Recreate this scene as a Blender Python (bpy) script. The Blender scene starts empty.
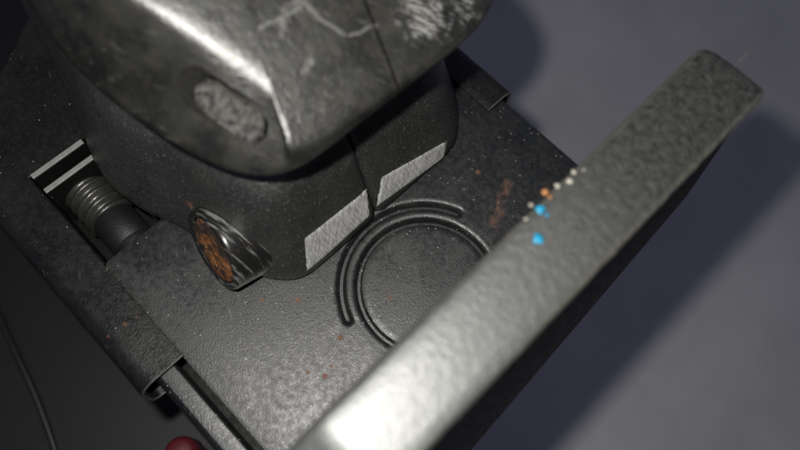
import bpy, bmesh, math, random
from mathutils import Vector, Matrix, noise

# ------------------------------------------------------------------ camera, light, exposure
MM = 0.001                      # everything below is written in millimetres
sc = bpy.context.scene
COL = sc.collection
CAM = Vector((14.23, -25.57, 96.07))
RIGHT = Vector((0.70114, 0.71092, 0.05473))
DOWN = Vector((0.67735, -0.64012, -0.36256))
FWD = Vector((-0.22272, 0.29128, -0.93035))
cd = bpy.data.cameras.new('camera')
cam = bpy.data.objects.new('camera', cd)
COL.objects.link(cam)
m = Matrix.Identity(4)
for i in range(3):
    m[i][0], m[i][1], m[i][2], m[i][3] = RIGHT[i], -DOWN[i], -FWD[i], CAM[i] * MM
cam.matrix_world = m
cd.sensor_width = 36
cd.lens = 30.6
cd.clip_start = 0.005
cd.clip_end = 10
cd.dof.use_dof = True
cd.dof.focus_distance = 0.1005
cd.dof.aperture_fstop = 14.0
sc.camera = cam

w = bpy.data.worlds.new('World')
sc.world = w
w.use_nodes = True
w.node_tree.nodes['Background'].inputs[0].default_value = (0.60, 0.62, 0.92, 1)
w.node_tree.nodes['Background'].inputs[1].default_value = 0.10

# the phone's flash beside the lens
ld = bpy.data.lights.new('flash', 'POINT')
ld.energy = 0.47
ld.shadow_soft_size = 0.0019
ld.color = (1.0, 0.975, 0.915)
fl = bpy.data.objects.new('flash', ld)
COL.objects.link(fl)
fl.location = (CAM - RIGHT * 9.5 - DOWN * 10.0) * MM

sc.view_settings.view_transform = 'Standard'
sc.view_settings.look = 'None'
sc.view_settings.exposure = 0
sc.view_settings.gamma = 1
sc.render.engine = 'CYCLES'

random.seed(4)


# ------------------------------------------------------------------ materials
class NT:
    def __init__(s, name):
        s.m = bpy.data.materials.new(name)
        s.m.use_nodes = True
        s.t = s.m.node_tree
        s.b = s.t.nodes['Principled BSDF']
        tc = s.n('ShaderNodeTexCoord')
        mp = s.n('ShaderNodeMapping')
        mp.inputs['Scale'].default_value = (1000, 1000, 1000)
        s.l(tc.outputs['Object'], mp.inputs['Vector'])
        s.P = mp.outputs[0]          # position in millimetres

    def n(s, t, **k):
        o = s.t.nodes.new(t)
        for a, v in k.items():
            setattr(o, a, v)
        return o

    def l(s, a, b):
        s.t.links.new(a, b)

    def put(s, sock, v):
        if hasattr(v, 'is_linked') or hasattr(v, 'links'):
            s.l(v, sock)
        else:
            sock.default_value = v

    def noise(s, scale, detail=4, rough=.55, dist=0, vec=None, out=0):
        o = s.n('ShaderNodeTexNoise')
        o.inputs['Scale'].default_value = scale
        o.inputs['Detail'].default_value = detail
        o.inputs['Roughness'].default_value = rough
        o.inputs['Distortion'].default_value = dist
        s.l(vec or s.P, o.inputs['Vector'])
        return o.outputs[out]

    def voro(s, scale, out='Distance', vec=None):
        o = s.n('ShaderNodeTexVoronoi')
        o.inputs['Scale'].default_value = scale
        s.l(vec or s.P, o.inputs['Vector'])
        return o.outputs[out]

    def math(s, op, a, b=0.0, c=0.0, clamp=False):
        o = s.n('ShaderNodeMath', operation=op, use_clamp=clamp)
        s.put(o.inputs[0], a)
        s.put(o.inputs[1], b)
        s.put(o.inputs[2], c)
        return o.outputs[0]

    def ramp(s, v, a, b, lo=0.0, hi=1.0):
        o = s.n('ShaderNodeMapRange', interpolation_type='SMOOTHSTEP')
        s.put(o.inputs[0], v)
        o.inputs[1].default_value = a
        o.inputs[2].default_value = b
        o.inputs[3].default_value = lo
        o.inputs[4].default_value = hi
        return o.outputs[0]

    def mix(s, f, a, b):
        o = s.n('ShaderNodeMix', data_type='RGBA')
        s.put(o.inputs[0], f)
        for k, v in ((6, a), (7, b)):
            if isinstance(v, tuple):
                v = (v[0], v[1], v[2], 1)
            s.put(o.inputs[k], v)
        return o.outputs[2]

    def mixf(s, f, a, b):
        o = s.n('ShaderNodeMix', data_type='FLOAT')
        s.put(o.inputs[0], f)
        s.put(o.inputs[2], a)
        s.put(o.inputs[3], b)
        return o.outputs[0]

    def stretch(s, rot, scale):
        r = s.n('ShaderNodeMapping')
        r.inputs['Rotation'].default_value = rot
        s.l(s.P, r.inputs['Vector'])
        o = s.n('ShaderNodeMapping')
        o.inputs['Scale'].default_value = scale
        s.l(r.outputs[0], o.inputs['Vector'])
        return o.outputs[0]

    def sphere(s, c, r0, r1, wob=0.0, ws=.6):
        """1 inside r0 falling to 0 at r1 round the point c, edge broken by noise"""
        d = s.n('ShaderNodeVectorMath', operation='DISTANCE')
        s.l(s.P, d.inputs[0])
        d.inputs[1].default_value = c
        v = d.outputs['Value']
        if wob:
            nz = s.noise(ws, 5)
            v = s.math('ADD', v, s.math('MULTIPLY', s.math('SUBTRACT', nz, .5), wob))
        return s.ramp(v, r0, r1, 1, 0)

    def seg(s, a, b, wd, wob=.8):
        """a scratch: 1 within wd of the line a-b (measured in plan)"""
        nz = s.n('ShaderNodeTexNoise')
        nz.inputs['Scale'].default_value = .5
        s.l(s.P, nz.inputs['Vector'])
        sub = s.n('ShaderNodeVectorMath', operation='SUBTRACT')
        s.l(nz.outputs['Color'], sub.inputs[0])
        sub.inputs[1].default_value = (.5, .5, .5)
        mad = s.n('ShaderNodeVectorMath', operation='MULTIPLY_ADD')
        s.l(sub.outputs[0], mad.inputs[0])
        mad.inputs[1].default_value = (wob, wob, 0)
        s.l(s.P, mad.inputs[2])
        fl_ = s.n('ShaderNodeVectorMath', operation='MULTIPLY')
        s.l(mad.outputs[0], fl_.inputs[0])
        fl_.inputs[1].default_value = (1, 1, 0)
        pa = s.n('ShaderNodeVectorMath', operation='SUBTRACT')
        s.l(fl_.outputs[0], pa.inputs[0])
        pa.inputs[1].default_value = (a[0], a[1], 0)
        ba = Vector((b[0] - a[0], b[1] - a[1], 0))
        dt = s.n('ShaderNodeVectorMath', operation='DOT_PRODUCT')
        s.l(pa.outputs[0], dt.inputs[0])
        dt.inputs[1].default_value = ba / ba.length_squared
        h = s.math('ADD', dt.outputs['Value'], 0, clamp=True)
        sc_ = s.n('ShaderNodeVectorMath', operation='SCALE')
        sc_.inputs[0].default_value = ba
        s.l(h, sc_.inputs['Scale'])
        d = s.n('ShaderNodeVectorMath', operation='DISTANCE')
        s.l(pa.outputs[0], d.inputs[0])
        s.l(sc_.outputs[0], d.inputs[1])
        return s.ramp(d.outputs['Value'], wd * .45, wd, 1, 0)

    def maxi(s, *v):
        o = v[0]
        for x in v[1:]:
            o = s.math('MAXIMUM', o, x)
        return o

    def bump(s, h, strength, dist_mm, prev=None):
        o = s.n('ShaderNodeBump')
        s.put(o.inputs['Strength'], strength)
        o.inputs['Distance'].default_value = dist_mm * MM
        s.put(o.inputs['Height'], h)
        if prev is not None:
            s.l(prev, o.inputs['Normal'])
        return o.outputs[0]

    def done(s, col, rough, metal=0.0, normal=None, spec=.5):
        if isinstance(col, tuple):
            col = (*col, 1)
        s.put(s.b.inputs['Base Color'], col)
        s.put(s.b.inputs['Roughness'], rough)
        s.put(s.b.inputs['Metallic'], metal)
        s.b.inputs['Specular IOR Level'].default_value = spec
        if normal is not None:
            s.l(normal, s.b.inputs['Normal'])
        return s.m


RUST = (.30, .105, .025)


def black_metal(name, lo, hi, rough, grain, gs, dust_glint=.06, rust=(), rustn=None, coarse=.3, spec=.5, brush=0, scr=.5, pale=2.6, streak=None, gd=.12, patch=.0):
    """black painted or cast metal with grain, painted-in sparkle, pale dust, fine scuffs and rust spots"""
    k = NT(name)
    big = k.noise(.16, 5)
    col = k.mix(k.ramp(big, .3, .7), lo, hi)
    fine = k.noise(gs, 2, .6)
    if brush:
        st = k.noise(1.7, 3, .65, vec=k.stretch((0, 0, math.radians(brush)), (1.1, 3.6, 2)))
        fine = k.math('ADD', k.math('MULTIPLY', fine, .45), k.math('MULTIPLY', st, .75))
    col = k.mix(k.ramp(k.noise(gs * 1.15, 2, .6), .56, .74), col, tuple(min(1, c * pale) for c in hi))  # fine pale speckle in the base colour, imitating glints off the grain
    # scuffs
    sv = k.stretch((0, 0, .5), (.25, 4.5, 4.5))
    sm = k.math('MULTIPLY', k.ramp(k.noise(.7, 2, .5, vec=sv), .66, .74), k.ramp(k.noise(.3, 3), .5, .62))
    col = k.mix(k.math('MULTIPLY', sm, scr), col, (.16, .16, .15))
    # dust grains, packed denser on the plate as painted sparkle
    vd = k.n('ShaderNodeTexVoronoi')
    vd.inputs['Scale'].default_value = 1.3
    k.l(k.P, vd.inputs['Vector'])
    dsep = k.n('ShaderNodeSeparateColor')
    k.l(vd.outputs['Color'], dsep.inputs[0])
    dots = k.math('MULTIPLY', k.ramp(vd.outputs['Distance'], .10, .17, 1, 0), k.math('GREATER_THAN', dsep.outputs[0], 1 - dust_glint))
    col = k.mix(k.math('MULTIPLY', dots, .75), col, (.34, .34, .31))
    rm = None
    for c, r in rust:
        q = k.sphere(c, 0, r * 1.25, r * 2.6, 1.6 / max(r, .5))
        rm = q if rm is None else k.maxi(rm, q)
    if streak:
        q = k.math('MULTIPLY', k.seg(streak[0], streak[1], streak[2], 1.6), k.ramp(k.noise(.9, 6, .75), .36, .76, 0, .75))
        rm = q if rm is None else k.maxi(rm, q)
    if rustn:
        q = k.math('MULTIPLY', k.ramp(k.noise(.9, 6, .7), rustn, rustn + .05), k.ramp(k.noise(.12, 3), .48, .6))
        rm = q if rm is None else k.maxi(rm, q)
    rg = k.mixf(k.ramp(k.noise(1.1, 4), .3, .7), rough - .07, rough + .1)
    if patch:
        pm = k.ramp(k.noise(.22, 5, .65), .42, .62)
        rg = k.math('ADD', rg, k.math('MULTIPLY', pm, patch))
        col = k.mix(k.math('MULTIPLY', pm, .3), col, (.020, .0195, .017))
    if rm is not None:
        rcol = k.mix(k.noise(2.2, 4), (.10, .032, .010), RUST)
        col = k.mix(k.math('MULTIPLY', rm, .75), col, rcol)
        rg = k.mixf(rm, rg, .85)
    nb = k.bump(k.noise(.7, 4), coarse, .35)
    nb = k.bump(fine, grain, gd, nb)
    return k.done(col, rg, 0, nb, spec)


def un(px, py, z):
    """where the sight line through a place in the photograph meets height z: used to measure the real layout"""
    r = RIGHT * (px - 400) + DOWN * (py - 225) + FWD * 680
    return CAM + r * ((z - CAM.z) / r.z)


M = {}
M['plate'] = black_metal('black painted plate', (.004, .0048, .0051), (.0095, .0108, .0113), .39, 1.0, 4.4, .22, coarse=.04, gd=.056, patch=.05,
                         rust=[(un(340, 338, 0), .5), (un(325, 376, 0), .5),
                               (un(331, 366, 0), .3), (un(298, 300, 0), .4), (un(308, 372, 0), .3), (un(390, 297, 0), .5), (un(478, 172, 0), .45), (un(262, 300, 0), .3)],
                         rustn=.68, brush=20, spec=.85, pale=3.6, streak=(un(494, 224, 0), un(508, 182, 0), 1.1))
M['bracket'] = black_metal('black sheet steel', (.0045, .0047, .0046), (.010, .0104, .010), .40, .8, 3.2, .035, coarse=.10, gd=.07,
                           rust=[(un(126, 325, 1), .45), (un(137, 318, 1), .35), (un(109, 337, 1), .3)], rustn=.7)
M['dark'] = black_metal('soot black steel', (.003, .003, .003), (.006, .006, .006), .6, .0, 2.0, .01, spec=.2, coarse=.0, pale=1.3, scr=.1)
M['jaw'] = black_metal('black cast jaw', (.020, .0202, .0198), (.034, .0345, .033), .38, 1.0, 3.0, .06, coarse=.15, scr=.35, spec=1.0, pale=3.2, gd=.13,
                       rust=[(un(189, 206, 8), .9)])
M['gloss'] = None


def cap_material():
    k = NT('worn grey cast cap')
    big = k.noise(.22, 6, .6)
    col = k.mix(k.ramp(big, .32, .68), (.009, .009, .008), (.026, .026, .0225))
    olive = k.ramp(k.noise(.5, 4), .45, .7)
    col = k.mix(k.math('MULTIPLY', olive, .35), col, (.050, .047, .032))
    pts = [((284, 50, 33), (287, 22, 34), .42), ((287, 22, 34), (303, 16, 34), .38), ((303, 16, 34), (322, 27, 34), .42), ((322, 27, 34), (345, 34, 34), .3), ((262, 30, 36), (300, 3, 37), .32),
           ((306, 82, 32), (311, 66, 33), .5), ((350, 28, 35), (378, 10, 36), .26)]
    sm = None
    for a, b, wd in pts:
        q = k.seg(un(*a), un(*b), wd, .9)
        sm = q if sm is None else k.maxi(sm, q)
    br = k.ramp(k.noise(.9, 5, .7), .30, .60)
    sm = k.math('MULTIPLY', k.math('MULTIPLY', sm, br), .3)
    # paint rubbed off to bare metal
    bare = k.maxi(k.sphere(un(432, 10, 34), 1.4, 4.2, 6.5, .9), k.sphere(un(480, 4, 33), 1.2, 3.4, 5.0, .9), k.sphere(un(418, 34, 33), .2, 1.6, 3.5, 1.0), k.sphere(un(455, 22, 33), .2, 1.4, 3.5, 1.1))
    bare = k.math('MULTIPLY', bare, k.ramp(k.noise(1.0, 4, .7, vec=k.stretch((0, 0, math.radians(-40)), (.4, 3.2, 1))), .43, .57))
    sv = k.stretch((0, 0, math.radians(-30)), (.22, 2.4, 1.2))
    streak = k.math('MULTIPLY', k.ramp(k.noise(.8, 4, .6, vec=sv), .58, .75), .35)
    mask = k.maxi(k.math('MULTIPLY', sm, .8), bare)
    col = k.mix(k.math('MULTIPLY', streak, .9), col, (.2, .2, .18))
    col = k.mix(mask, col, (.40, .40, .375))
    rg = k.mixf(mask, k.mixf(big, .28, .35), .5)
    nb = k.bump(k.noise(.8, 5), .2, .3)
    nb = k.bump(k.noise(2.4, 3, .7), .8, .10, nb)
    nb = k.bump(mask, .4, .15, nb)
    return k.done(col, rg, k.math('MULTIPLY', mask, .5), nb, 1.0)


M['cap'] = cap_material()


def bar_material():
    k = NT('rubbed grey bar')
    a = k.noise(1.0, 6, .7)
    b = k.noise(2.6, 5, .7, vec=k.stretch((0, 0, math.radians(-25)), (1.0, 2.6, 1.6)))
    blot = k.math('ADD', k.math('MULTIPLY', a, .5), k.math('MULTIPLY', b, .5))
    col = k.mix(k.ramp(blot, .38, .62), (.005, .0055, .0052), (.060, .061, .056))
    sx = k.n('ShaderNodeSeparateXYZ')
    k.l(k.P, sx.inputs[0])
    worn = k.ramp(k.math('ADD', sx.outputs[1], k.math('MULTIPLY', k.math('SUBTRACT', a, .5), 16)), -16, 22, 1, 0)   # smoother towards one end, paler colour there boosts the highlight
    col = k.mix(k.math('MULTIPLY', worn, .7), col, k.mix(b, (.12, .124, .123), (.26, .265, .262)))
    edge = k.maxi(k.ramp(k.math('ADD', sx.outputs[0], k.math('MULTIPLY', b, 1.2)), 8.2, 7.4, 0, 1), k.ramp(k.math('ADD', sx.outputs[0], k.math('MULTIPLY', b, -1.4)), 14.6, 15.4, 0, 1))
    col = k.mix(k.math('MULTIPLY', edge, .6), col, (.15, .145, .115))
    rg = k.mixf(worn, k.mixf(b, .45, .65), .42)
    nb = k.bump(k.noise(.9, 5), k.mixf(worn, .6, .16), .4)
    nb = k.bump(k.noise(2.2, 4, .7), k.mixf(worn, 1.0, .5), .13, nb)
    return k.done(col, rg, k.mixf(worn, .1, .65), nb, .8)


def k_str(v):
    return v


M['bar'] = bar_material()


def facet_material():
    k = NT('scraped bare aluminium')
    v = k.stretch((math.radians(28), 0, 0), (.6, 6.5, .22))
    s1 = k.noise(1.1, 5, .65, vec=v)
    v2 = k.stretch((math.radians(-12), 0, 0), (.8, 3.0, .3))
    s2 = k.noise(1.4, 4, .6, vec=v2)
    f = k.math('ADD', k.math('MULTIPLY', s1, .6), k.math('MULTIPLY', s2, .4))
    col = k.mix(k.ramp(f, .36, .62), (.27, .27, .265), (.78, .78, .76))
    dark = k.ramp(k.noise(2.6, 4), .60, .72)
    col = k.mix(k.math('MULTIPLY', dark, .6), col, (.05, .05, .05))
    nb = k.bump(f, .55, .15)
    return k.done(col, k.mixf(f, .40, .55), .25, nb)


M['facet'] = facet_material()


def simple(name, col, rough, metal=0.0, grain=0.0, gs=3, var=0.0):
    k = NT(name)
    c = col
    if var:
        c = k.mix(k.noise(gs * .5, 5, .65), tuple(x * (1 - var) for x in col), tuple(min(1, x * (1 + var)) for x in col))
    nb = k.bump(k.noise(gs, 4, .65), grain, .15) if grain else None
    return k.done(c, rough, metal, nb)


def rust_material():
    k = NT('rusted steel')
    n1 = k.noise(.9, 6, .7)
    col = k.mix(k.ramp(n1, .35, .62), (.035, .013, .006), (.36, .13, .03))
    col = k.mix(k.ramp(k.noise(1.6, 4), .58, .70), col, (.40, .25, .13))
    col = k.mix(k.ramp(k.noise(.35, 4, .7), .46, .58), col, (.022, .014, .010))
    return k.done(col, .75, 0, k.bump(k.noise(2.2, 5, .7), .9, .3))


M['rust'] = rust_material()


def boss_material():
    k = NT('scuffed gloss black steel')
    v = k.stretch((0, 0, math.radians(-12)), (.16, 2.2, .16))
    s = k.noise(1.0, 4, .6, vec=v)
    scr = k.ramp(s, .54, .64)
    col = k.mix(scr, (.012, .012, .012), (.30, .30, .28))
    rr = k.ramp(k.noise(1.0, 5, .7), .62, .70)
    col = k.mix(k.math('MULTIPLY', rr, .7), col, (.12, .05, .018))
    rg = k.mixf(scr, .28, .42)
    return k.done(col, rg, k.math('MULTIPLY', scr, .5), k.bump(k.noise(1.6, 4), .12, .12), .6)


M['boss'] = boss_material()
M['thread'] = simple('dull oily thread', (.13, .13, .12), .32, .8, .6, 1.2, .7)
M['edge'] = simple('bright sheet edge', (.34, .34, .32), .4, .4, .3, 2, .4)
M['lipedge'] = simple('dull sheet edge', (.10, .10, .095), .5, .3, .3, 2, .5)
M['shaft'] = simple('black oily shaft', (.008, .008, .009), .55, 0, .5, 2, .5)
M['pitted'] = None


def pitted():
    k = NT('pitted grey casting')
    n1 = k.noise(1.3, 6, .75)
    v = k.voro(1.5)
    col = k.mix(k.ramp(n1, .38, .62), (.026, .026, .024), (.17, .168, .158))
    rr = k.ramp(k.noise(.8, 3), .58, .68)
    col = k.mix(k.math('MULTIPLY', rr, .2), col, (.14, .08, .05))
    h = k.math('ADD', n1, k.math('MULTIPLY', v, .4))
    return k.done(col, .45, .25, k.bump(h, 1.0, .5))


M['pitted'] = pitted()
M['blue'] = simple('blue paint', (.012, .27, .47), .4, 0, .4, 2, .2)
M['orange'] = simple('orange grit', (.42, .19, .07), .5, 0, .4, 2, .2)
M['white'] = simple('pale grit', (.42, .40, .34), .35, 0, .4, 2, .2)
M['red'] = simple('red plastic', (.07, .002, .005), .6, 0, .1, 1, .15)
M['tube'] = simple('black rubber', (.012, .0115, .012), .45, 0, .3, .6, .4)
M['housing'] = simple('black plastic housing', (.005, .0052, .0062), .6, 0, .1, .5, .4)  # slight blue tint so the added box reads as shaded floor
M['lint'] = simple('pale lint', (.16, .155, .13), .8)


def floor_material():
    k = NT('grey floor')
    n1 = k.noise(.02, 5, .6)
    n2 = k.noise(.35, 4, .6)
    col = k.mix(k.ramp(n1, .3, .7), (.48, .475, .49), (.59, .585, .60))
    col = k.mix(k.math('MULTIPLY', n2, .3), col, (.36, .36, .36))
    return k.done(col, .75, 0, k.bump(n2, .3, .5), .3)


M['floor'] = floor_material()


# ------------------------------------------------------------------ helpers
def empty(name, loc, label, cat, group=None):
    o = bpy.data.objects.new(name, None)
    o.empty_display_size = .01
    COL.objects.link(o)
    o.location = Vector(loc) * MM
    o['label'] = label
    o['category'] = cat
    if group:
        o['group'] = group
    return o


def link(name, me, mat, parent=None, smooth=True):
    """one mesh object, vertices in millimetres of the whole place; parts keep that frame under their thing"""
    for p in me.polygons:
        p.use_smooth = smooth
    me.materials.clear()
    me.materials.append(mat)
    o = bpy.data.objects.new(name, me)
    COL.objects.link(o)
    if parent is not None:
        o.parent = parent
        top = parent
        off = Vector(parent.location)
        while top.parent is not None:
            top = top.parent
            off += Vector(top.location)
        o.location = -off
    return o


def bm_obj(name, bm, mat, parent=None, smooth=True, sharp=None):
    bmesh.ops.recalc_face_normals(bm, faces=bm.faces[:])
    if sharp:
        for e in bm.edges:
            if len(e.link_faces) == 2 and e.calc_face_angle(0) > math.radians(sharp):
                e.smooth = False
    bmesh.ops.scale(bm, vec=(MM, MM, MM), verts=bm.verts[:])
    me = bpy.data.meshes.new(name)
    bm.to_mesh(me)
    bm.free()
    return link(name, me, mat, parent, smooth)


def loft(rings, cap0=True, cap1=True, closed=True, bm=None):
    bm = bm or bmesh.new()
    vs = [[bm.verts.new(p) for p in r] for r in rings]
    n = len(rings[0])
    for a, b in zip(vs, vs[1:]):
        for i in range(n if closed else n - 1):
            j = (i + 1) % n
            bm.faces.new((a[i], a[j], b[j], b[i]))
    if cap0:
        bm.faces.new(vs[0])
    if cap1:
        bm.faces.new(vs[-1])
    return bm


def box(x0, x1, y0, y1, z0, z1, bev=.3, seg=2, bm=None):
    b = bm or bmesh.new()
    r = bmesh.ops.create_cube(b, size=1)
    for v in r['verts']:
        v.co = Vector(((x0 + x1) / 2 + v.co.x * (x1 - x0), (y0 + y1) / 2 + v.co.y * (y1 - y0), (z0 + z1) / 2 + v.co.z * (z1 - z0)))
    if bev:
        es = list({e for v in r['verts'] for e in v.link_edges})
        bmesh.ops.bevel(b, geom=es, offset=bev, segments=seg, affect='EDGES', profile=.6)
    return b


def chaikin(p, closed=True, n=2):
    for _ in range(n):
        q = [] if closed else [p[0]]
        m_ = len(p)
        for i in range(m_ if closed else m_ - 1):
            a, b = p[i], p[(i + 1) % m_]
            q.append(a.lerp(b, .25))
            q.append(a.lerp(b, .75))
        if not closed:
            q.append(p[-1])
        p = q
    return p


def polar(poly, c, th):
    """distance from c to the outline in direction th"""
    d = (math.cos(th), math.sin(th))
    best = None
    for i in range(len(poly)):
        a, b = poly[i], poly[(i + 1) % len(poly)]
        ex, ey = b[0] - a[0], b[1] - a[1]
        det = d[0] * -ey + d[1] * ex
        if abs(det) < 1e-9:
            continue
        ax, ay = a[0] - c[0], a[1] - c[1]
        t = (ax * -ey + ay * ex) / det
        u = (d[0] * ay - d[1] * ax) / det
        if t > 0 and -1e-6 <= u <= 1 + 1e-6 and (best is None or t > best):
            best = t
    return best


def tube(path, rad, nseg=14, bm=None, taper=None):
    rings = []
    for i, p in enumerate(path):
        t = (path[min(i + 1, len(path) - 1)] - path[max(i - 1, 0)]).normalized()
        s = t.cross(Vector((0, 0, 1)))
        if s.length < 1e-4:
            s = Vector((1, 0, 0))
        s.normalize()
        u = s.cross(t)
        r = rad if taper is None else rad * taper(i / (len(path) - 1))
        rings.append([p + (s * math.cos(a) + u * math.sin(a)) * r for a in [2 * math.pi * k / nseg for k in range(nseg)]])
    return loft(rings, bm=bm)


def lathe(profile, origin, axis, nseg=64):
    """profile: (distance along axis, radius)"""
    ax = Vector(axis).normalized()
    s = ax.cross(Vector((0, 0, 1)) if abs(ax.z) < .9 else Vector((1, 0, 0))).normalized()
    u = s.cross(ax)
    o = Vector(origin)
    rings = [[o + ax * a + (s * math.cos(t) + u * math.sin(t)) * r for t in [2 * math.pi * k / nseg for k in range(nseg)]] for a, r in profile]
    return loft(rings)


def roughen(bm, amp, freq, seed=0):
    for v in bm.verts:
        q = v.co * freq + Vector((seed, seed * 2, 0))
        v.co += noise.noise_vector(q) * amp


# ------------------------------------------------------------------ the setting
bm = bmesh.new()
bmesh.ops.create_grid(bm, x_segments=4, y_segments=4, size=1500)
bmesh.ops.translate(bm, vec=(0, 0, -125), verts=bm.verts[:])
f = bm_obj('floor', bm, M['floor'])
f['kind'] = 'structure'
f['label'] = 'plain grey floor far below the clamp, out of focus'

# ------------------------------------------------------------------ clamp base: plate with C-shaped grooves, side rail, end wall and bar
base = empty('clamp_base', (0, 0, -14), 'black metal clamp base plate with pressed ring grooves and raised grey end bar', 'clamp base')


def make_plate():
    c = Vector((.7, .8, 0))
    rect = [Vector((-34, -31.2)), Vector((16.5, -31.2)), Vector((16.5, 32.5)), Vector((-34, 32.5))]
    N = 360
    prof = [(0, 'i'), (3, 'i'), (6, 'i'), (8.6, 'i'), (9.15, 'i'), (9.55, 'e2'), (9.85, 'g2'), (10.25, 'g2'), (10.55, 'e2'), (10.95, 'r'), (11.35, 'r'), (11.75, 'r'),
            (12.05, 'e1'), (12.4, 'g1'), (12.85, 'g1'), (13.2, 'e1'), (13.55, 'o'), (14.0, 'o')]

    def gate(a, a0, a1, soft):
        # 1 between the angles, fading at both ends
        d = min((a - a0) % (2 * math.pi), (a1 - a) % (2 * math.pi))
        if (a - a0) % (2 * math.pi) > (a1 - a0) % (2 * math.pi):
            return 0.0
        return min(1.0, d / soft)
    aT = math.atan2(un(462, 217, 0).y - c.y, un(462, 217, 0).x - c.x)
    aB = math.atan2(un(350, 325, 0).y - c.y, un(350, 325, 0).x - c.x)
    rings = []
    for r, k in prof:
        ring = []
        for i in range(N):
            a = 2 * math.pi * i / N
            g1 = gate(a, aT, aB, .06)
            g2 = gate(a, aT - .75, aB + .75, .05)
            z = {'i': -.28, 'e2': -.3 - .12 * g2, 'g2': -.3 - .95 * g2, 'r': .06 * g1 - .02, 'e1': -.16 * g1, 'g1': -1.2 * g1, 'o': .05 * g1}[k]
            if k == 'e2' and r > 10:
                z = -.1 - .14 * g2
            rr = max(r, .001)
            ring.append(c + Vector((math.cos(a) * rr, math.sin(a) * rr, z)))
        rings.append(ring)
    rr_ = [polar(rect, (c.x, c.y), 2 * math.pi * i / N) for i in range(N)]
    for t in (.1, .3, .6, .97):
        rings.append([c + Vector((math.cos(2 * math.pi * i / N), math.sin(2 * math.pi * i / N), 0)) * (14.2 + (rr_[i] - 14.2) * t) for i in range(N)])
    ins = [c + Vector((math.cos(2 * math.pi * i / N), math.sin(2 * math.pi * i / N), 0)) * rr_[i] for i in range(N)]
    rings.append([p + Vector((0, 0, -.12)) for p in ins])
    rings.append([p + Vector((0, 0, -.5)) for p in ins])
    rings.append([p + Vector((0, 0, -8)) for p in ins])
    b = loft(rings, cap0=True, cap1=True)
    return bm_obj('base_plate', b, M['plate'], base, sharp=50)


make_plate()

# side rail beside the plate, a narrow slot between them
b = loft([[Vector((x, y, z)) for y, z in ((-32.6, -8), (-32.6, -.9), (-32.7, -.4), (-32.9, -.22), (-33.05, -.2), (-35.0, -.2), (-35.15, -.24), (-35.6, -.6), (-36.0, -1.8), (-36.2, -3.2), (-36.2, -8))]
          for x in [-60, -40, -20, 0, 16.5]])
bm_obj('side_rail', b, M['plate'], base, sharp=60)
b = box(-60, 16.4, -33.5, -30.9, -12, -7.0, .2)
bm_obj('slot_floor', b, M['dark'], base, False)

# end wall (black, leaning outwards to its foot) and the bar along its top
sec = lambda y: [Vector(p) for p in ((14.9, y, -8.5), (14.9, y, 24), (16.0, y, 24), (16.4, y, 22), (19.2 + (28 - y) * .04, y, 4), (20.4 + (28 - y) * .045, y, -14), (14.9, y, -14))]
b = loft([sec(y) for y in [-33 + 71 * i / 12 for i in range(13)]])
bm_obj('end_wall', b, M['dark'], base, sharp=40)


def make_bar():
    b_ = bmesh.new()
    ys = [-34, -31, -28, -25.6, -24.4, -23.4] + [-22 + 59.3 * i / 40 for i in range(41)] + [37.8, 38.2, 38.45]
    rings = []
    for y in ys:
        x0, x1 = 6.75, 16.25
        zt = 30.0
        if y < -24:
            zt = 30.0 - max(0, (-24.2 - y)) * .42
        e = 0
        if y > 37:
            q = (y - 37) / 1.5
            e = 1 - math.sqrt(max(0, 1 - q * q))
        x0 += e * 1.6
        x1 -= e * .5
        zt -= e * .5
        w1 = .18 * noise.noise(Vector((y * .5, 3, 0)))
        w2 = .15 * noise.noise(Vector((y * .6, 9, 0)))
        x0 += w1
        x1 += w2
        rings.append([Vector(p) for p in ((x0 + .4, y, 23.4), (x0, y, 24), (x0, y, zt - 1.2), (x0 + .12, y, zt - .65), (x0 + .45, y, zt - .25), (x0 + 1.0, y, zt - .05),
                                          (x0 + 2.5, y, zt + .06), (11.5, y, zt + .1), (x1 - 2, y, zt + .04), (x1 - .55, y, zt - .03), (x1 - .16, y, zt - .2), (x1, y, zt - .6),
                                          (x1, y, 24), (x1 - .4, y, 23.4))])
    loft(rings, bm=b_)
    return bm_obj('end_bar', b_, M['bar'], base, sharp=50)


bar = make_bar()


def blob(name, px, py, z, r, mat, parent, flat=.45, seed=0):
    p = un(px, py, z)
    b_ = bmesh.new()
    bmesh.ops.create_icosphere(b_, subdivisions=2, radius=1)
    for v in b_.verts:
        d = 1 + .8 * noise.noise(v.co * 1.6 + Vector((seed, 0, 0)))
        v.co = Vector((p.x + v.co.x * r * d, p.y + v.co.y * r * d * .9, p.z + v.co.z * r * flat))
    return bm_obj(name, b_, mat, parent)


specks = [(541, 210, .55, 'blue'), (538, 239, .62, 'blue'), (547, 215, .22, 'blue'), (545, 192, .42, 'orange'), (550, 197, .22, 'orange'), (558, 186, .34, 'white'), (570, 181, .40, 'white'),
          (574, 172, .28, 'white'), (531, 205, .24, 'white'), (526, 219, .2, 'white'), (584, 170, .16, 'white')]
for i, (px, py, r, mt) in enumerate(specks):
    o = blob('paint_speck' if mt == 'blue' else 'grit_speck', px, py, 30.05, r, M[mt], bar, .16, i)
    if mt == 'blue' and r > .5:
        o['label'] = 'bright blue paint speck on the bar'

# ------------------------------------------------------------------ sliding bracket of folded sheet, gripping the rails
br = empty('sliding_bracket', (-45, 0, -14), 'black folded sheet bracket with curled side lips wrapped over the base plate edge', 'bracket')


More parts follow.
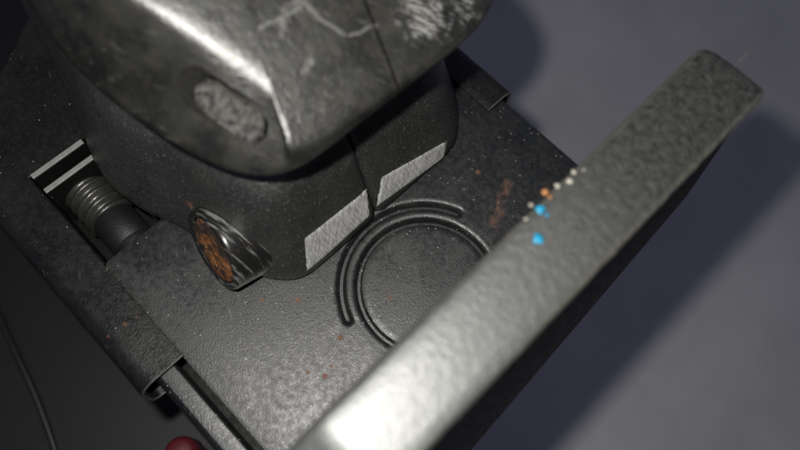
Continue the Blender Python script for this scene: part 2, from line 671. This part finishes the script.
def lip(sign, yin, yout, zt, x0, x1, name):
    # folded profile: top flange, round outer bend, return under the rail
    r = 2.6
    pts = [(yin, zt), (yin + .25 * sign, zt + .08)]
    pts += [(yin + (yout - yin) * t, zt + .08) for t in (.3, .55)]
    cy = yout - sign * r
    for k in range(9):
        a = math.pi / 2 * k / 8
        pts.append((cy + sign * r * math.sin(a), zt + .08 - r + r * math.cos(a)))
    pts += [(yout, zt - 4.4), (yout, zt - 6.5)]
    for k in range(1, 7):
        a = math.pi / 2 * k / 6
        pts.append((yout - sign * 1.8 * (1 - math.cos(a)), zt - 6.5 - 1.8 * math.sin(a)))
    pts.append((yout - sign * 2.6, zt - 8.35))
    P = [Vector((0, a, b_)) for a, b_ in pts]
    th = .75
    inner = []
    for i, p in enumerate(P):
        t = (P[min(i + 1, len(P) - 1)] - P[max(i - 1, 0)]).normalized()
        nrm = Vector((0, -t.z, t.y)) * sign
        inner.append(p - nrm * th * (-1 if nrm.dot(Vector((0, -sign, -1))) > 0 and False else 1))
    prof = P + inner[::-1]
    xs = [x0 + (x1 - x0) * i / 30 for i in range(31)]
    rings = []
    for x in xs:
        ww = .12 * noise.noise(Vector((x * .22, 1, sign)))
        rings.append([Vector((x, q.y + ww, q.z + .1 * noise.noise(Vector((x * .3, q.y * .3, 4))))) for q in prof])
    b_ = loft(rings)
    o_ = bm_obj(name, b_, M['bracket'], br, sharp=50)
    thin = [p.lerp(q, .5) for p, q in zip(P, inner)]
    er = [[Vector((x, q.y, q.z)) for q in P + thin[::-1]] for x in (x1 - .05, x1 + .14)]
    bm_obj('rubbed_edge', loft(er), M['lipedge'], o_, sharp=50)
    return o_


lip(-1, -31.0, -38.6, 1.2, -96, -15.4, 'side_lip')
lip(1, 28.6, 34.8, 1.2, -96, -12.9, 'side_lip')


def sheet(name, poly, z0, z1, mat, parent, bev=.2):
    b_ = bmesh.new()
    vs = [b_.verts.new((p[0], p[1], z1)) for p in poly]
    f_ = b_.faces.new(vs)
    r = bmesh.ops.extrude_face_region(b_, geom=[f_])
    bmesh.ops.translate(b_, vec=(0, 0, z0 - z1), verts=[v for v in r['geom'] if isinstance(v, bmesh.types.BMVert)])
    if bev:
        bmesh.ops.bevel(b_, geom=b_.edges[:], offset=bev, segments=2, affect='EDGES')
    return bm_obj(name, b_, mat, parent, sharp=40)


# deck behind the slot with its rounded rear corner
cor = chaikin([Vector(p) for p in ((-52.2, -31.4, 0), (-52.2, -31.4, 0), (-52.2, -31.4, 0), (-66.5, -31.4, 0), (-70.2, -24, 0), (-76, -15.4, 0), (-84, -4, 0), (-84, 30.8, 0), (-52.2, 30.8, 0))], n=2)
sheet('deck', [(p.x, p.y) for p in cor], .2, 1.15, M['bracket'], br)
sheet('deck', [(-52.1, -20.8), (-38, -20.8), (-36, -17), (-34.5, -10), (-34.5, 30.8), (-52.1, 30.8)], .2, 1.1, M['bracket'], br)
# two upright cheeks at the slot's end, their edges rubbed bright
for x, z in ((-52.0, 1.3), (-49.4, .3)):
    p = box(x, x + .9, -30.6, -21.4, -11, z, .15)
    o = bm_obj('slot_cheek', p, M['dark'], br, False)
    q = box(x - .05, x + .8, -30.5, -21.6, z + .004, z + .2, .08)
    bm_obj('rubbed_edge', q, M['edge'], o, False)
b = box(-56, -33.8, -31.2, -20.9, -14, -11.2, .2)
bm_obj('slot_floor', b, M['dark'], br, False)
b = box(-56, -33.6, -20.8, -20.0, -11, .15, .1)
bm_obj('slot_wall', b, M['dark'], br, False)
b = box(-56, -33.6, -31.6, -30.8, -11, .8, .1)
bm_obj('slot_wall', b, M['dark'], br, False)

# ------------------------------------------------------------------ adjusting screw in the slot
scr = empty('adjusting_screw', (-44, -26, -9), 'short dull threaded screw with black shaft inside the bracket slot', 'screw')
AX = Vector((-48.6, -25.9, -5.6))
N = 48
rings = []
pitch = 1.75
L = 6.8
ns = 70
for i in range(ns + 1):
    x = L * i / ns
    ring = []
    for k in range(N):
        a = 2 * math.pi * k / N
        ph = ((x / pitch) - k / N) % 1
        tri = 1 - abs(2 * ph - 1)
        r = 3.1 + .75 * min(1, max(0, tri * 1.5 - .25))
        ring.append(AX + Vector((x, math.cos(a) * r, math.sin(a) * r)))
    rings.append(ring)
bm_obj('thread', loft(rings), M['thread'], scr, sharp=70)
bm_obj('shaft', lathe([(6.7, 2.6), (6.72, 3.3), (6.9, 3.45), (12.2, 3.45), (12.4, 3.3), (12.5, 3.1), (14.3, 3.1)], AX, (1, 0, 0)), M['shaft'], scr, sharp=50)

# ------------------------------------------------------------------ lower jaw in two halves
jaw = empty('lower_jaw', (-42, 3, 0), 'black cast lower jaw block with scraped silver front edge sitting on the plate', 'clamp jaw')
JC = (-42.0, 3.0)
half = [(-12.1, 3), (-12.0, -8), (-12.2, -11.6), (-14.2, -14.4), (-18.6, -17.2), (-31, -19.4), (-36.5, -22.2), (-46, -23.2), (-56.5, -19.4), (-77, -14.4), (-98, -10), (-104, 3)]
out = [Vector((a, b_, 0)) for a, b_ in half] + [Vector((a, b_, 0)) for a, b_ in ((-98, 16), (-77, 20.4), (-56.5, 25.4), (-46, 29.2), (-36.5, 31), (-28, 30.8), (-21.8, 28.9), (-16.4, 25.2), (-13.0, 21.6), (-12.0, 18.6), (-12.0, 16))]
out = chaikin(out, n=2)
JPOLY = [(p.x, p.y) for p in out]
JPROF = [(.25, .75), (.5, .25), (1.0, 0), (2.5, .35), (4.5, 1.0), (6.5, 1.7), (8.5, 2.35), (11, 3.0), (14, 3.8), (17, 4.9), (19.6, 6.4), (21.3, 8.8), (22.3, 12), (22.8, 17)]


def jinset(z):
    for (z0, i0), (z1, i1) in zip(JPROF, JPROF[1:]):
        if z <= z1:
            return i0 + (i1 - i0) * (z - z0) / (z1 - z0)
    return JPROF[-1][1]


def jpoint(th, z, extra=0):
    r = polar(JPOLY, JC, th) - jinset(z) + extra
    return Vector((JC[0] + math.cos(th) * r, JC[1] + math.sin(th) * r, z))


def halves(bm_, name, mat, parent, p0, nrm, gap, lip_w, depth):
    """cut a solid along a plane into two pieces with softened lips"""
    nrm = Vector(nrm).normalized()
    p0 = Vector(p0)
    res = []
    for s in (-1, 1):
        q = bm_.copy()
        for d in (lip_w, lip_w * .55, lip_w * .2):
            bmesh.ops.bisect_plane(q, geom=q.verts[:] + q.edges[:] + q.faces[:], plane_co=p0 + nrm * s * (gap + d), plane_no=nrm)
        g = bmesh.ops.bisect_plane(q, geom=q.verts[:] + q.edges[:] + q.faces[:], plane_co=p0 + nrm * s * gap, plane_no=nrm * s, clear_inner=True)
        q.normal_update()
        mv = []
        for v in q.verts:
            d = abs((v.co - p0).dot(nrm)) - gap
            if d < lip_w:
                mv.append((v, v.normal.copy(), depth * (1 - d / lip_w) ** 2))
        for v, n_, a in mv:
            n_ = (n_ - nrm * n_.dot(nrm))
            if n_.length > 1e-3:
                v.co -= n_.normalized() * a
        ce = [e for e in g['geom_cut'] if isinstance(e, bmesh.types.BMEdge) and e.is_valid]
        try:
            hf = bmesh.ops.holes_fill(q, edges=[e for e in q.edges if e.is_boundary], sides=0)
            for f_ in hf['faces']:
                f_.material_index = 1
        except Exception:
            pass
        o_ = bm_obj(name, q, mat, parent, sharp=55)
        o_.data.materials.append(M['dark'])      # cut walls darkened, painting shade into the parting line
        res.append(o_)
    bm_.free()
    return res


NJ = 420
ths = [2 * math.pi * i / NJ for i in range(NJ)]
rings = [[jpoint(t, z) for t in ths] for z, _ in JPROF]
rings.append([Vector((JC[0] + math.cos(t) * 3, JC[1] + math.sin(t) * 3, 23.2)) for t in ths])
jb = loft(rings)
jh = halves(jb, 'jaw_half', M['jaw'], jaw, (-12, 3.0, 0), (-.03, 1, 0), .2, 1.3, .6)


def front_x(y, z, extra):
    # x of the jaw surface at this y and z (front side)
    th = math.atan2(y - JC[1], 30)
    for _ in range(6):
        p = jpoint(th, z, extra)
        th += (y - p.y) / 32
    return jpoint(th, z, extra)


def facet(corners, parent, seed, nu=46, nv=14):
    """bare patch rubbed on the jaw's front edge; corners (y, z): bottom start, bottom end, top end, top start"""
    A, B, C_, D = corners
    grid = []
    for j in range(nv + 1):
        v = j / nv
        row = []
        for i in range(nu + 1):
            u = i / nu
            y = (A[0] * (1 - u) + B[0] * u) * (1 - v) + (D[0] * (1 - u) + C_[0] * u) * v
            z = (A[1] * (1 - u) + B[1] * u) * (1 - v) + (D[1] * (1 - u) + C_[1] * u) * v
            if i in (0, nu):
                y += .25 * noise.noise(Vector((v * 7, seed, i)))
            if j == nv:
                z += .13 * noise.noise(Vector((u * 14, seed, 5)))
                if u > .9 and seed > 1:
                    z -= (u - .9) ** 2 * 130
            if j == 0 and u > .9 and seed > 1:
                z += (u - .9) ** 2 * 90
            e = .13 if 0 < i < nu and 0 < j < nv else -.08
            row.append(front_x(y, max(.7, z), e))
        grid.append(row)
    b_ = loft(grid, False, False, False)
    ext = bmesh.ops.solidify(b_, geom=b_.faces[:], thickness=.3) if False else None
    return bm_obj('worn_facet', b_, M['facet'], parent)


def yz(px, py):
    # the jaw's front slope seen in the photograph: refine z so that the point lies on the slope
    lo, hi = .7, 12.0
    for _ in range(30):
        z = (lo + hi) / 2
        p = un(px, py, z)
        if p.x > front_x(p.y, z, 0).x:
            hi = z
        else:
            lo = z
    p = un(px, py, z)
    return (p.y, z)


facet([yz(306, 272), yz(370, 216), yz(367, 189), yz(304, 238)], jh[0], 1)
facet([yz(377, 207), yz(447, 161), yz(447, 139), yz(381, 177)], jh[1], 2)

# pivot pin boss with its rusty end
bax = Vector((-.11, -.94, .27)).normalized()
bo = Vector((-22.6, -19.0, 5.6))
boss = bm_obj('pin_boss', lathe([(-12, 6.3), (-4.6, 6.3), (-3.0, 6.3), (-2.75, 6.24), (-2.5, 6.3), (-.7, 6.3), (-.25, 6.2), (0, 6.0), (.03, 5.6), (0, 5.3), (-.25, 5.1), (-1.6, 5.0), (-1.7, .2)], bo, bax), M['boss'], jaw, sharp=70)
b = lathe([(-1.75, 4.95), (-.3, 4.95), (-.12, 4.7), (-.08, 2.6), (-.2, 2.2), (-.2, .1)], bo, bax)
roughen(b, .14, .8, 3)
o = bm_obj('rusty_pin_end', b, M['rust'], boss)
o['label'] = 'orange rusted end of the pin'

# ------------------------------------------------------------------ upper jaw (cap) in two halves, overhanging the lower one
cap = empty('upper_jaw', (-42, 6, 18), 'worn grey cast upper jaw overhanging the black block, scratched top and oval recess', 'clamp jaw')
CC = (-42.0, 6.5)
rim = [(-13.4, 8), (-13.6, 2), (-14.0, -3.8), (-15.0, -8.3), (-17.5, -11.5), (-21.4, -13.9), (-29.5, -16.4), (-42, -18.0), (-53, -16.6), (-75, -13.2), (-96, -8), (-100, 6.5),
       (-96, 22), (-75, 27), (-53, 30.2), (-42, 31.4), (-28, 30.6), (-19, 28.4), (-15.4, 25.4), (-13.6, 21.5), (-13.1, 16)]
rim = chaikin([Vector((a, b_, 0)) for a, b_ in rim], n=1)
rdg = [(-13.6, 8), (-13.8, 0), (-13.9, -6.4), (-14.2, -8.8), (-14.9, -7.5), (-16.2, -6.3), (-18.9, -5.5), (-22.8, -5.9), (-27.2, -7.6), (-32.6, -10.0), (-37.3, -11.8), (-46, -13), (-60, -12), (-80, -8), (-94, 6.5),
       (-80, 20), (-60, 24), (-46, 25.6), (-35, 25), (-26, 23.6), (-19, 22.8), (-15, 21.6), (-13.8, 18)]
rdg = chaikin([Vector((a, b_, 0)) for a, b_ in rdg], n=2)
RIM = [(p.x, p.y) for p in rim]
RDG = [(p.x, p.y) for p in rdg]


def ztop(x):
    t = max(0, (-13.2 - x))
    return 29.9 + (.51 * t if t < 18 else .51 * 18 + 5 * (1 - math.exp(-(t - 18) * .51 / 5)))


NC = 420
paths = []
for i in range(NC):
    t = 2 * math.pi * i / NC
    d = Vector((math.cos(t), math.sin(t), 0))
    r0 = polar(RIM, CC, t)
    r1 = min(polar(RDG, CC, t), r0 - .15)
    o_ = Vector((CC[0], CC[1], 0))

    def at(r, z):
        return o_ + d * r + Vector((0, 0, z))
    xr = (o_ + d * r1).x
    zr = ztop(xr)
    td = math.degrees(t if t < math.pi else t - 2 * math.pi)
    q_ = max(0.0, min(1.0, (td + 34) / 22)) * max(0.0, min(1.0, (50 - td) / 20))
    q2 = max(0.0, min(1.0, (td + 75) / 30)) * max(0.0, min(1.0, (-12 - td) / 20))
    dz = 1.5 * q_ - .7 * q2
    zrim = 28.0 + dz
    p = [at(r0 * .45, 25.2), at(r0 - 5, 25.8), at(r0 - 1.0, 26.7 + dz), at(r0 - .1, 27.2 + dz), at(r0, zrim)]
    for s in (.3, .6, .82):
        r = r0 + (r1 - r0) * s
        p.append(at(r, zrim + (zr - zrim) * s - .05 * math.sin(math.pi * s)))
    p.append(at(r1, zr))
    for s in (.94, .84, .6, .3):
        r = r1 * s
        p.append(at(r, ztop((o_ + d * r).x) + .25))
    p.append(at(.05, ztop(CC[0]) + .3))
    paths.append(chaikin(p, False, 1))
rings = [[paths[i][j] for i in range(NC)] for j in range(len(paths[0]))]
cb = loft(rings)

# the oval recess cut into the sloping side
n_s = Vector((.10, -.47, .88)).normalized()
oc = Vector((-23.9, -9.3, 31.6))


def on_slope(px, py):
    r = RIGHT * (px - 400) + DOWN * (py - 225) + FWD * 680
    return CAM + r * ((oc - CAM).dot(n_s) / r.dot(n_s))


e0, e1 = on_slope(195, 84), on_slope(260, 133)
ocen = on_slope(228, 108)
lx = (e1 - e0)
lx = (lx - n_s * lx.dot(n_s)).normalized()
ly = n_s.cross(lx)
hl = (e1 - e0).length / 2 * 1.08
hw = 2.2


def capsule(scale, z, wob=0, grow=0):
    pts = []
    for k in range(48):
        a = 2 * math.pi * k / 48
        cx = (hl - hw) * (1 if math.cos(a) >= 0 else -1)
        rr = hw * scale + grow + wob * noise.noise(Vector((math.cos(a) * 2, math.sin(a) * 2, 7)))
        pts.append(ocen + lx * (cx + math.cos(a) * rr) + ly * math.sin(a) * rr + n_s * z)
    return pts


def mesh_tmp(bm_, name):
    bmesh.ops.recalc_face_normals(bm_, faces=bm_.faces[:])
    me = bpy.data.meshes.new(name)
    bm_.to_mesh(me)
    bm_.free()
    o_ = bpy.data.objects.new(name, me)
    COL.objects.link(o_)
    return o_


ca = mesh_tmp(cb, 'tmp_a')
cc = mesh_tmp(loft([capsule(.88, -3.4, .1), capsule(.96, -.5), capsule(1.06, .5), capsule(1.06, 4)]), 'tmp_b')
md = ca.modifiers.new('cut', 'BOOLEAN')
md.operation = 'DIFFERENCE'
md.solver = 'EXACT'
md.object = cc
dg = bpy.context.evaluated_depsgraph_get()
em = bpy.data.meshes.new_from_object(ca.evaluated_get(dg))
cb = bmesh.new()
cb.from_mesh(em)
for t_ in (ca, cc):
    bpy.data.objects.remove(t_)
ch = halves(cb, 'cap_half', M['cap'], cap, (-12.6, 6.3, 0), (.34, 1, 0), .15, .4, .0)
b = loft([capsule(.9, -2.3, .1), capsule(.88, -1.3, .2), capsule(.66, -1.05, .3), capsule(.3, -.95, .2), capsule(.05, -.9)])
bmesh.ops.subdivide_edges(b, edges=b.edges[:], cuts=1, use_grid_fill=True)
bmesh.ops.translate(b, vec=(DOWN * .12 - RIGHT * .95), verts=b.verts[:])
for v in b.verts:                                   # the casting dips towards the deep side of the recess
    v.co -= n_s * max(0, .25 + .75 * (v.co - ocen).dot(ly) / hw) * .95
roughen(b, .32, .9, 2)
roughen(b, .16, 2.4, 8)
o = bm_obj('recess_insert', b, M['pitted'], ch[0])
o['label'] = 'pitted pale metal at the bottom of the oval recess'

# ------------------------------------------------------------------ things below the clamp, out of focus
kn = empty('red_knob', (-10.4, -42.6, -47), 'small red plastic knob peeping out under the bracket lip', 'knob')
bm_obj('knob_body', lathe([(0, 1.6), (.3, 2.4), (1.0, 2.8), (6, 2.8), (7.2, 2.5), (7.8, 1.8), (8.0, .2)], Vector((-10.4, -42.6, -29.5)), (0, 0, 1), 32), M['red'], kn)
bm_obj('knob_stem', lathe([(0, 1.5), (18, 1.5)], Vector((-10.4, -42.6, -47)), (0, 0, 1), 20), M['dark'], kn, sharp=40)

ho = empty('lower_housing', (-40, -80, -70), 'large black plastic housing below the left side of the clamp, with an added box as floor shade', 'housing')
b = box(-150, 30, -170, -37, -70, -47, 4, 4)
bm_obj('housing_and_shade', b, M['housing'], ho, sharp=50)
bm_obj('housing_and_shade', box(-200, -92, -36.5, 18, -72, -48, 3, 3), M['housing'], ho, sharp=50)  # added dark box, standing in for shaded floor in the far corner
for x in (-60, -20, 18):
    bm_obj('housing_foot', lathe([(0, 6), (54, 6)], Vector((x, -100, -124.8)), (0, 0, 1), 24), M['dark'], ho, sharp=50)


def cable(name, pix, z, r, label):
    pts = [un(a, b_, z + dz) for a, b_, dz in pix]
    pts = chaikin(pts, False, 3)
    o_ = bm_obj(name, tube(pts, r, 18), M['tube'], None, sharp=60)
    o_['label'] = label
    o_['category'] = 'cable'
    return o_


cable('rubber_cable', [(-60, 215, -3), (-20, 275, 0), (12, 345, 1), (38, 400, 0), (62, 470, -1), (80, 540, -2)], -46.4, .7, 'black rubber cable crossing the bottom left corner, faint highlight along it')

li = tube(chaikin([un(738, 62, 30.6), un(744, 57, 31.5), un(748, 50, 31.8), un(751, 51, 31.4)], False, 3), .03, 6)
li = bm_obj('lint_fibre', li, M['lint'])
li['label'] = 'tiny pale lint fibre stuck on the far end of the bar'
li['category'] = 'fibre'
